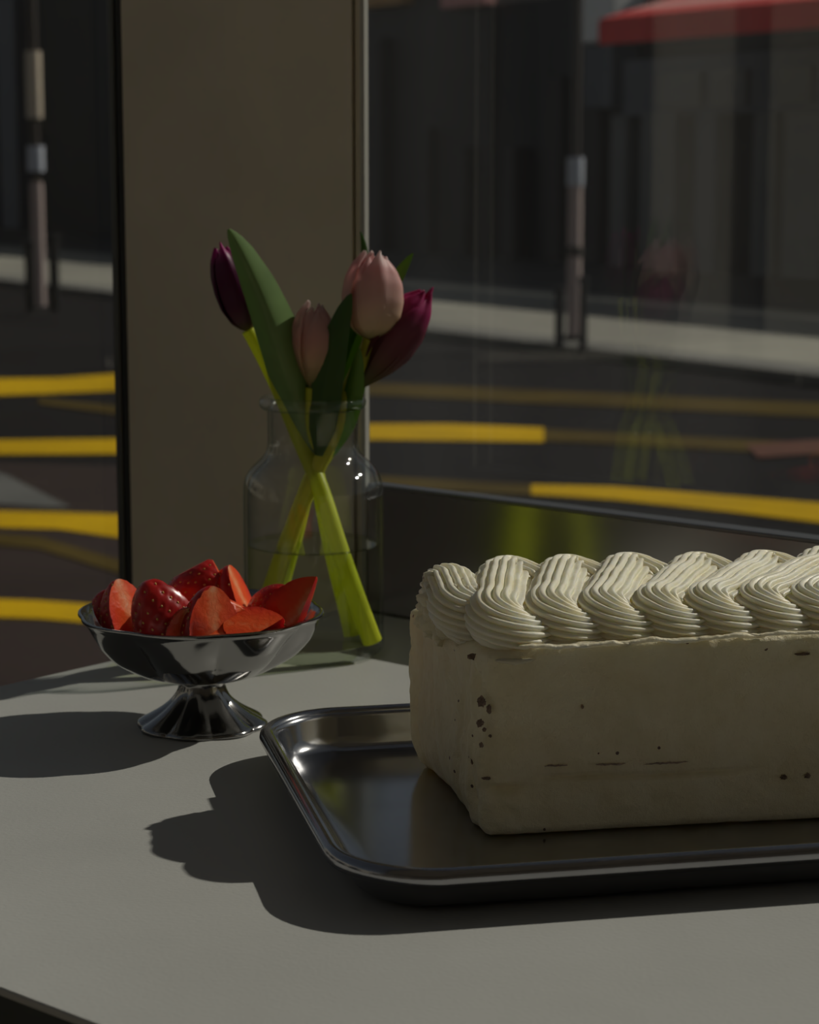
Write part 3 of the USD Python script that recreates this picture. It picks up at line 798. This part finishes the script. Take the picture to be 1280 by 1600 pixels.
# ------------------------------------------------------------------ strawberries
mat("berry_skin", {"g": ("texture_coordinate", {}), "n": ("noise_texture", {"scale": 120.0, "detail": 3.0}), "r": ("rgb_ramp", {"ramp": [(0.3, (0.30, 0.008, 0.010)), (0.7, (0.50, 0.016, 0.014))]}),
                   "p": ("principled_bsdf", {"roughness": 0.28, "subsurface_weight": 0.25, "subsurface_scale": 0.003, "subsurface_radius": (1.0, 0.15, 0.08), "specular_ior_level": 0.5})},
    [("g.object", "n.vector"), ("n.fac", "r.fac"), ("r.color", "p.base_color")])
mat("berry_flesh", {"g": ("texture_coordinate", {}), "sx": ("separate_xyz", {}), "xx": ("math", {"math_type": "multiply"}), "yy": ("math", {"math_type": "multiply"}), "ad": ("math", {"math_type": "add"}), "sq": ("math", {"math_type": "sqrt"}),
                    "n": ("noise_texture", {"scale": 260.0, "detail": 4.0, "distortion": 0.4}), "nm": ("math", {"math_type": "multiply_add", "value2": 0.007, "value3": -0.0035}), "a2": ("math", {"math_type": "add"}), "dv": ("math", {"math_type": "divide", "value2": 0.0150}),
                    "r": ("rgb_ramp", {"ramp": [(0.0, (0.92, 0.42, 0.26)), (0.11, (0.92, 0.24, 0.10)), (0.30, (0.90, 0.095, 0.020)), (0.75, (0.84, 0.05, 0.014)), (1.0, (0.60, 0.02, 0.014))]}),
                    "b": ("bump", {"strength": 0.5, "distance": 0.0008}),
                    "p": ("principled_bsdf", {"roughness": 0.32, "subsurface_weight": 0.3, "subsurface_scale": 0.004, "subsurface_radius": (1.0, 0.25, 0.12), "specular_ior_level": 0.5})},
    [("g.object", "sx.vector"), ("sx.x", "xx.value1"), ("sx.x", "xx.value2"), ("sx.y", "yy.value1"), ("sx.y", "yy.value2"), ("xx.value", "ad.value1"), ("yy.value", "ad.value2"), ("ad.value", "sq.value1"),
     ("g.object", "n.vector"), ("n.fac", "nm.value1"), ("sq.value", "a2.value1"), ("nm.value", "a2.value2"), ("a2.value", "dv.value1"), ("dv.value", "r.fac"), ("r.color", "p.base_color"), ("n.fac", "b.height"), ("b.normal", "p.normal")])
plain("berry_seed", (0.62, 0.36, 0.10), 0.3)

BER = [(0.0001, -0.0165), (0.006, -0.0158), (0.0105, -0.0130), (0.0132, -0.0085), (0.0142, -0.003), (0.0136, 0.003), (0.0118, 0.0085), (0.0088, 0.0135), (0.0052, 0.0172), (0.0020, 0.0190), (0.0001, 0.0193)]


def berry_solid(seed):
    p = dense(BER, 44)
    p[0], p[-1] = (0.0002, p[0][1]), (0.0002, p[-1][1])
    m = lathe([(max(r, 0.0002), z) for r, z in p], 64)
    v = m.vertices
    th = np.arctan2(v[:, 1], v[:, 0])
    v = v * np.c_[np.ones((len(v), 2)) * (1 + 0.05 * np.sin(2 * th + seed) + 0.03 * np.sin(3 * th + 2 * seed))[:, None], np.ones(len(v))]
    # seed dimples
    pts = seeds_pts(seed)
    from scipy.spatial import cKDTree
    d, _ = cKDTree(pts).query(v)
    m.vertices = v * (1 - 0.05 * np.exp(-(d / 0.0011) ** 2))[:, None]
    return m


def seeds_pts(seed):
    zz = np.linspace(-0.014, 0.0180, 11)
    pr = np.array(dense(BER, 60)); P = []
    for i, z in enumerate(zz):
        r = np.interp(z, pr[:, 1], pr[:, 0])
        n = max(int(2 * math.pi * r / 0.0058), 3)
        for k in range(n):
            a = 2 * math.pi * (k + 0.5 * (i % 2)) / n + 0.1 * seed
            f = 1 + 0.05 * math.sin(2 * a + seed) + 0.03 * math.sin(3 * a + 2 * seed)
            P.append([r * f * math.cos(a), r * f * math.sin(a), z])
    return np.array(P)


def to_manifold(m):
    m = m.copy()
    n, k = 64, len(m.vertices)
    j = np.arange(n)
    v = np.vstack([m.vertices, m.vertices[:n].mean(0), m.vertices[-n:].mean(0)])
    caps = [np.stack([np.full(n, k), j, (j + 1) % n], -1), np.stack([np.full(n, k + 1), k - n + (j + 1) % n, k - n + j], -1)]
    m = trimesh.Trimesh(v, np.vstack([m.faces] + caps), process=False)
    m.fix_normals()
    if m.volume < 0:
        m.invert()
    return m3.Manifold(m3.Mesh(np.asarray(m.vertices, np.float32), np.asarray(m.faces, np.uint32)))


_inner = [(0.0002, 0.0256), (0.0100, 0.0257), (0.0200, 0.0265), (0.0268, 0.0283), (0.0330, 0.0318), (0.0394, 0.0366), (0.0452, 0.0428), (0.0494, 0.0486), (0.0520, 0.0533), (0.0560, 0.12), (0.0002, 0.12)]


def bowl_room(M, scale):
    """The room inside the dish, in a berry's frame: a piece ends where it meets the steel."""
    n = 64
    m = lathe([(r * (0.955 if z < 0.1 else 1.3), z) for r, z in _inner], n)
    j = np.arange(n); k = len(m.vertices)
    v = np.vstack([m.vertices, m.vertices[:n].mean(0), m.vertices[-n:].mean(0)])
    m = trimesh.Trimesh(v, np.vstack([m.faces, np.stack([np.full(n, k), j, (j + 1) % n], -1), np.stack([np.full(n, k + 1), k - n + (j + 1) % n, k - n + j], -1)]), process=False)
    m.apply_translation([DC[0], DC[1], TABLE_Z])
    MM = M.copy(); MM[:3, :3] *= scale
    m.apply_transform(np.linalg.inv(MM))
    m.fix_normals()
    if m.volume < 0:
        m.invert()
    return m3.Manifold(m3.Mesh(np.asarray(m.vertices, np.float32), np.asarray(m.faces, np.uint32)))


def berry_piece(px, py, Y, A, N, cuts, label, scale=1.0, seed=0):
    """cuts: planes (normal, offset) in the berry's frame; what lies beyond is cut off. Local z runs to the tip, local x is the main cut's normal."""
    pos = at(px, py, Y)
    M = frame(A, N, pos, 1.0)
    solid = to_manifold(berry_solid(seed))
    for n, o in cuts:
        n = np.array(n, float); n /= np.linalg.norm(n)
        solid = solid.trim_by_plane((-n).tolist(), -o)
    solid = solid ^ bowl_room(M, scale)
    mm = solid.to_mesh()
    v, f = np.array(mm.vert_properties[:, :3], float), np.array(mm.tri_verts)
    t = trimesh.Trimesh(v, f, process=False)
    cut = np.zeros(len(f), bool)
    for n, o in cuts:
        n = np.array(n, float); n /= np.linalg.norm(n)
        cut |= (np.abs(t.triangles_center @ n - o) < 2e-5) & (t.face_normals @ n > 0.99)
    Y0 = pos - 0
    root = UsdGeom.Xform.Define(stage, numbered("/World", "strawberry_piece"))
    MM = M.copy(); MM[:3, :3] *= scale
    root.AddTransformOp().Set(Gf.Matrix4d(MM.T.tolist()))
    tag(root, label=label, cat="strawberry", group="cut strawberries in the steel dish")
    def pick(mask):
        used, inv = np.unique(f[mask], return_inverse=True)
        return trimesh.Trimesh(v[used], inv.reshape(-1, 3), process=False)
    sk = pick(~cut)
    obj("skin", sk, "berry_skin", root, smooth=60)
    if cut.any():
        fl = pick(cut)
        obj("cut_face", fl, "berry_flesh", root, smooth=True)
    pts = seeds_pts(seed)
    keep = np.ones(len(pts), bool)
    for n, o in cuts:
        n = np.array(n, float); n /= np.linalg.norm(n)
        keep &= pts @ n < o - 0.0004
    wp = pts @ MM[:3, :3].T + MM[:3, 3] - [DC[0], DC[1], TABLE_Z]
    ir = np.array(_inner)
    keep &= np.hypot(wp[:, 0], wp[:, 1]) < np.interp(wp[:, 2], ir[:10, 1], ir[:10, 0]) * np.where(wp[:, 2] < 0.0533, 0.93, 1.0)
    S_ = []
    for p in pts[keep]:
        s = trimesh.creation.icosphere(1, 1.0)
        s.vertices = s.vertices * [0.00045, 0.00030, 0.00065]
        o = np.array([p[0], p[1], 0.25 * p[2]])
        Ms = frame([0, 0, 1], o / np.linalg.norm(o), p * 0.975)
        Ms[:3, 0], Ms[:3, 1] = Ms[:3, 1].copy(), Ms[:3, 0].copy()
        s.apply_transform(Ms); S_.append(s)
    if S_:
        sd = obj("seeds", trimesh.util.concatenate(S_), "berry_seed", root, smooth=True)
        tag(sd, kind="stuff")
    return root


YD = DC[1]
HALF = [((1, 0, 0), 0.0015)]
QUART = [((1, 0, 0), 0.001), ((0, 1, 0), 0.002)]
berry_piece(203, 963, YD - 0.004, (-0.35, 0.1, 0.93), (0.62, -0.55, 0.5), [((1, 0, 0), 0.001), ((0, 0, -1), 0.011)], "orange-red strawberry piece with pale core at the dish's left rim", 0.95, 1)
berry_piece(258, 968, YD - 0.022, (-0.35, -0.35, 0.85), (0.3, 0.80, 0.45), [((1, 0, 0), 0.004)], "dark strawberry half with its skin to the front, left of centre", 1.12, 2)
berry_piece(312, 926, YD + 0.008, (-0.82, -0.12, -0.42), (0.0, 0.3, 0.9), [((0, 0, -1), 0.0125), ((1, -0.2, 0), 0.012)], "seed-covered strawberry topmost on the pile with its tip to the left", 1.0, 3)
berry_piece(379, 942, YD + 0.006, (-0.35, -0.3, 0.90), (0.85, -0.15, 0.45), [((1, 0, 0), 0.001)], "strawberry half with dark skin left and bright cut face right, behind the centre", 1.05, 4)
berry_piece(425, 952, YD + 0.004, (0.5, -0.2, 0.75), (0.2, 0.9, 0.2), [((1, 0, 0), 0.002)], "small glossy seedy strawberry piece behind the big right-hand slice", 0.72, 5)
berry_piece(467, 958, YD - 0.018, (0.66, 0.12, 0.74), (0.38, -0.70, 0.60), [((1, 0, 0), 0.000), ((0, 0, -1), 0.010)], "big pinkish strawberry slice with streaked cut face at the dish's right rim", 1.02, 6)
berry_piece(332, 982, YD - 0.036, (-0.05, 0.2, 0.97), (0.50, -0.65, 0.45), [((1, 0, 0), 0.002), ((0, 0, -1), 0.009)], "pointed strawberry wedge with pale core at the front centre of the dish", 1.0, 7)
berry_piece(287, 988, YD - 0.038, (0.2, -0.1, 0.95), (0.3, -0.9, 0.1), [((1, 0, 0), 0.001), ((0, 1, 0), 0.003)], "small narrow strawberry sliver left of the front centre wedge", 0.62, 8)
berry_piece(364, 962, YD - 0.026, (0.45, 0.1, 0.8), (0.55, -0.6, 0.55), [((1, 0, 0), 0.0045), ((0, 0, 1), 0.008)], "pale pink rounded strawberry end in the middle of the pile", 0.66, 9)
berry_piece(398, 985, YD - 0.034, (0.96, -0.10, -0.06), (0.10, -0.50, 0.80), [((1, 0, 0), 0.004)], "long red strawberry slice lying along the front right rim", 0.86, 10)
berry_piece(168, 960, YD + 0.006, (0.1, -0.2, 0.9), (0.3, 0.8, 0.3), [((1, 0, 0), 0.001)], "small dark strawberry piece tucked against the dish's left inner wall", 0.66, 11)
berry_piece(355, 996, YD - 0.040, (0.9, 0.1, 0.1), (0.1, -0.4, 0.9), [((1, 0, 0), 0.002)], "thin red strawberry strip low at the front rim under the wedge", 0.7, 12)
berry_piece(300, 985, YD + 0.000, (0.8, 0.3, 0.1), (0.1, -0.2, 0.95), [((1, 0, 0), 0.006)], "dark strawberry half low in the dish under the pile's left side", 1.0, 13)
berry_piece(390, 985, YD + 0.002, (-0.6, 0.7, 0.1), (0.1, -0.2, 0.95), [((1, 0, 0), 0.006)], "dark strawberry half low in the dish under the pile's right side", 1.0, 14)
berry_piece(455, 965, YD + 0.016, (-0.3, 0.7, 0.3), (0.1, 0.2, 0.95), [((1, 0, 0), 0.004)], "strawberry half at the back right behind the big slice", 0.85, 15)
berry_piece(230, 955, YD + 0.018, (0.6, 0.5, 0.2), (0.0, 0.2, 0.95), [((1, 0, 0), 0.004)], "strawberry half at the back left below the shining rim", 0.85, 16)

# ------------------------------------------------------------------ vase and water
VC = np.array([-0.0515, 1.1512])
va = empty("glass_vase", (*VC, TABLE_Z), label="clear glass apothecary-style bottle vase holding the tulips", cat="vase")
R_, WZ = 0.0376, 0.0595
body_out = [(0.0005, 0.0), (0.020, 0.0001), (0.0325, 0.0004), (0.0362, 0.0022), (R_, 0.0060), (R_, 0.030), (R_, 0.060), (R_ - 0.0001, 0.085), (R_ - 0.0006, 0.0935), (0.0345, 0.0995), (0.0305, 0.1040), (0.0265, 0.1080), (0.0247, 0.1115), (0.0242, 0.1160), (0.0242, 0.1330)]
body_in = [(0.0222, 0.1330), (0.0222, 0.1160), (0.0228, 0.1105), (0.0250, 0.1060), (0.0295, 0.1012), (0.0330, 0.0965), (0.0350, 0.0905), (0.0354, 0.080), (0.0354, WZ + 0.0008)]   # below the water line the water itself is the inner face
from scipy.interpolate import PchipInterpolator


def dpch(prof, n):
    p = np.array(prof); t = np.r_[0, np.cumsum(np.linalg.norm(np.diff(p, axis=0), axis=1))]
    return [tuple(q) for q in PchipInterpolator(t, p)(np.linspace(0, t[-1], n))]


obj("bottle", lathe(dpch(body_out, 90) + dpch(body_in, 80), 128), "vase_glass", va, smooth=60)
bead = [(0.0253 + 0.0032 * math.cos(a), 0.1362 + 0.0036 * math.sin(a)) for a in np.linspace(-math.pi, math.pi, 25)]
obj("rim_bead", lathe(bead, 128), "vase_glass", va, smooth=True)
water_prof = dpch([(0.0005, 0.0056), (0.0118, 0.0054), (0.0278, 0.0060), (0.0333, 0.0082), (0.0352, 0.0140), (0.0352, WZ - 0.001), (0.0353, WZ + 0.0012)], 60) + [(0.0345, WZ + 0.0002), (0.0332, WZ - 0.0002), (0.0005, WZ - 0.0002)]
wt = lathe(water_prof, 128)
wo = obj("water", wt, "water", smooth=50)
wo.AddTranslateOp().Set((float(VC[0]), float(VC[1]), TABLE_Z))
tag(wo, label="clear water filling the lower half of the glass vase", cat="water", kind="stuff")

# ------------------------------------------------------------------ tulips
def leafy(name, color, trans, rough=0.4, ramp=None, L=0.05):
    nodes = {"p": ("principled_bsdf", {"base_color": color, "roughness": rough, "specular_ior_level": 0.4}), "t": ("translucent_bsdf", {"color": trans}), "m": ("mix_closure", {"fac": 0.5 if ramp else 0.35}),
             "g": ("texture_coordinate", {}), "n": ("noise_texture", {"scale": 60.0, "detail": 3.0}), "h": ("hsv", {"color": color}), "mr": ("math", {"math_type": "multiply_add", "value2": 0.5, "value3": 0.75})}
    links = [("p.BSDF", "m.closure1"), ("t.BSDF", "m.closure2"), ("g.object", "n.vector"), ("n.fac", "mr.value1"), ("mr.value", "h.value"), ("h.color", "p.base_color")]
    if ramp:
        nodes |= {"sx": ("separate_xyz", {}), "dv": ("math", {"math_type": "divide", "value2": L}), "r": ("rgb_ramp", {"ramp": ramp})}
        links += [("g.object", "sx.vector"), ("sx.z", "dv.value1"), ("dv.value", "r.fac"), ("r.color", "h.color"), ("r.color", "t.color")]
    return mat(name, nodes, links, surface="m.closure")


leafy("leaf_green", (0.055, 0.13, 0.025), (0.16, 0.32, 0.02))
leafy("leaf_mid", (0.24, 0.38, 0.13), (0.10, 0.22, 0.02))
leafy("leaf_bright", (0.13, 0.27, 0.04), (0.30, 0.50, 0.04))
leafy("stem_green", (0.60, 0.66, 0.04), (0.85, 0.90, 0.05))
leafy("stem_olive", (0.62, 0.60, 0.05), (0.85, 0.80, 0.06))
leafy("petal_pink", (0.75, 0.4, 0.4), (0.7, 0.4, 0.35), 0.45, [(0.0, (0.42, 0.42, 0.16)), (0.15, (0.80, 0.66, 0.42)), (0.5, (0.84, 0.60, 0.53)), (0.85, (0.84, 0.52, 0.52)), (1.0, (0.92, 0.78, 0.76))], 0.046)
leafy("petal_blush", (0.75, 0.4, 0.4), (0.7, 0.4, 0.35), 0.45, [(0.0, (0.36, 0.34, 0.10)), (0.3, (0.72, 0.54, 0.32)), (0.6, (0.82, 0.50, 0.43)), (0.9, (0.84, 0.58, 0.56)), (1.0, (0.92, 0.80, 0.78))], 0.044)
leafy("petal_purple", (0.25, 0.02, 0.12), (0.3, 0.02, 0.15), 0.4, [(0.0, (0.20, 0.17, 0.05)), (0.12, (0.17, 0.07, 0.08)), (0.3, (0.12, 0.015, 0.06)), (0.8, (0.16, 0.012, 0.085)), (1.0, (0.55, 0.02, 0.28))], 0.047)
leafy("petal_wine", (0.25, 0.05, 0.1), (0.3, 0.05, 0.1), 0.45, [(0.0, (0.22, 0.24, 0.05)), (0.25, (0.20, 0.12, 0.06)), (0.5, (0.24, 0.075, 0.085)), (0.85, (0.28, 0.06, 0.11)), (1.0, (0.55, 0.05, 0.22))], 0.054)


def petal(L, rmax, width, phi, rscale, open_, seed, slim=False):
    """Cupped petal in the flower's frame (base at the origin, axis z)."""
    nv, nu = 26, 17
    v = np.linspace(0, 1, nv)[:, None]; u = np.linspace(-1, 1, nu)[None]
    r = np.random.default_rng(seed)
    rad = rmax * rscale * np.interp(v, [0, 0.05, 0.15, 0.32, 0.5, 0.7, 0.86, 1.0], [0.10, 0.24, 0.44, 0.76, 0.98, 0.97, 0.72, 0.22 + open_] if slim else [0.10, 0.38, 0.70, 0.95, 1.0, 0.92, 0.70, 0.20 + open_])
    half = width * np.interp(v, [0, 0.06, 0.2, 0.45, 0.65, 0.8, 0.9, 0.96, 0.99, 1.0], [0.45, 0.70, 0.95, 1.05, 1.08, 1.02, 0.86, 0.62, 0.35, 0.12])
    ang = phi + u * half * (1 + 0.0 * v)
    z = L * v - 0.06 * L * u ** 2 * (v > 0) * np.clip(v * 2, 0, 1) + 0.02 * L * np.sin(3 * u + seed) * v ** 3
    rr = rad * (1 + 0.05 * np.abs(u) ** 2 + 0.035 * np.exp(-(u / 0.12) ** 2) * v) + 0.0006 * np.sin(6 * u + seed) * v
    P = np.stack([rr * np.cos(ang), rr * np.sin(ang), z + 0 * u], -1)
    return sheet(P, 0.0007)


def leaf(pts, width, side, tipw=0.0, fold=0.35, n=40, prof=None, twist=0.0):
    """Blade along the points; side: direction across the blade."""
    p = spline(pts, n)
    T = np.gradient(p, axis=0); T /= np.linalg.norm(T, axis=1, keepdims=True)
    t = np.linspace(0, 1, n)
    w = width * (np.interp(t, *prof) if prof else np.sin(math.pi * np.clip(0.08 + 0.92 * t, 0, 1)) ** 0.7)
    side = np.array(side, float)
    P = np.zeros((n, 11, 3)); u = np.linspace(-1, 1, 11)
    for i in range(n):
        s0 = side - T[i] * (side @ T[i]); s0 /= np.linalg.norm(s0)
        nn = np.cross(T[i], s0)
        a = twist * t[i]
        s1, n1 = s0 * math.cos(a) + nn * math.sin(a), nn * math.cos(a) - s0 * math.sin(a)
        P[i] = p[i] + np.outer(u, s1) * w[i] + np.outer(np.abs(u) ** 1.25, n1) * w[i] * fold
    return sheet(P, 0.0010)


def tulip(label, base, tip, dY0, dY1, stem, pmat, L_r, open_=0.0, seed=0, leaves=(), smat="stem_green", rot=0.3, sr=0.0038, slim=False):
    YV = VC[1]
    b0, t0 = at(*base, YV + dY0), at(*tip, YV + dY1)
    st = [at(x, y, YV + d) for x, y, d in stem]
    root = empty("tulip", st[-1], label=label, cat="tulip", group="tulips in the glass vase")
    off = st[-1]
    path = spline([b0] + st, 60)
    tt = np.linspace(0, 1, 60)
    obj("stem", sweep(path, sr * (1 + 0.40 * tt), n=16, up=[0.3, -1, 0.1]), smat, root, off=off, smooth=60)
    ax = t0 - b0
    L = np.linalg.norm(ax)
    M = frame(ax, (0.2, -1, 0), b0 - off)
    for k in range(6):
        inner = k % 2
        obj("petal", petal(L * (0.97 if inner else 1.0) * (1 - 0.03 * ((k * 7 + seed) % 3)), L_r, 1.0 if inner else 0.86, k * math.pi / 3 + rot, 0.88 if inner else 1.0, open_, seed + k, slim), pmat, root, smooth=60, xf=M)
    for pts, w, sd, mt, kw in leaves:
        obj("leaf", leaf([at(x, y, YV + d) for x, y, d in pts], w, sd, **kw), mt, root, off=off, smooth=60)
    return root


big = ([0, 0.15, 0.35, 0.55, 0.75, 0.9, 0.97, 1.0], [0.22, 0.80, 1.0, 0.92, 0.72, 0.45, 0.22, 0.03])
tulip("tall pale pink tulip, largest and highest of the open-facing blooms", (578, 529), (588, 391), 0.000, -0.004,
      [(562, 570, 0.0), (540, 620, -0.004), (520, 680, -0.006), (492, 740, -0.006), (456, 830, -0.004), (428, 910, 0.0), (410, 975, 0.002)], "petal_pink", 0.0158, 0.16, 1,
      leaves=[([(500, 730, 0.008), (540, 640, 0.010), (572, 540, 0.014), (612, 450, 0.016), (645, 396, 0.018)], 0.0070, (1, 0.2, 0.5), "leaf_bright", dict(prof=big)),
              ([(505, 700, 0.012), (548, 560, 0.016), (566, 450, 0.018), (570, 400, 0.018), (563, 362, 0.018)], 0.0042, (1, 0.3, 0), "leaf_green", dict(prof=big))], smat="stem_olive", rot=-1.9)
tulip("small blush tulip bud low in the middle, between two leaves", (489, 606), (493, 472), -0.008, -0.008,
      [(488, 650, -0.006), (492, 720, 0.002), (505, 790, 0.008), (522, 870, 0.012), (540, 940, 0.014), (552, 992, 0.014)], "petal_blush", 0.0118, 0.06, 11,
      leaves=[([(498, 712, -0.012), (503, 660, -0.014), (510, 600, -0.016), (524, 530, -0.018), (549, 459, -0.020)], 0.0086, (1, -0.25, 0.1), "leaf_green", dict(prof=big))], rot=0.4, slim=True)
tulip("dark purple tulip on the left, half hidden behind a broad leaf", (388, 516), (344, 381), 0.004, 0.004,
      [(412, 560, 0.004), (445, 630, 0.002), (470, 690, 0.0), (496, 750, -0.008), (522, 830, -0.016), (552, 920, -0.020), (582, 1002, -0.018)], "petal_purple", 0.0105, 0.10, 21,
      leaves=[([(492, 716, -0.004), (470, 650, -0.008), (445, 570, -0.014), (405, 460, -0.018), (357, 358, -0.020)], 0.0122, (0.95, -0.1, 0.3), "leaf_mid", dict(prof=big, fold=1.0))], rot=0.0)
tulip("wine-red tulip leaning out to the right of the vase", (556, 606), (672, 450), 0.006, 0.006,
      [(544, 640, 0.004), (522, 690, 0.006), (488, 745, 0.010), (462, 830, 0.012), (442, 900, 0.014), (430, 968, 0.014)], "petal_wine", 0.0135, 0.0, 31,
      leaves=[([(500, 726, 0.0), (520, 690, -0.004), (545, 640, -0.008), (556, 590, -0.010), (562, 545, -0.012)], 0.0062, (1, -0.2, 0), "leaf_bright", dict(prof=big))], rot=0.5, slim=True)
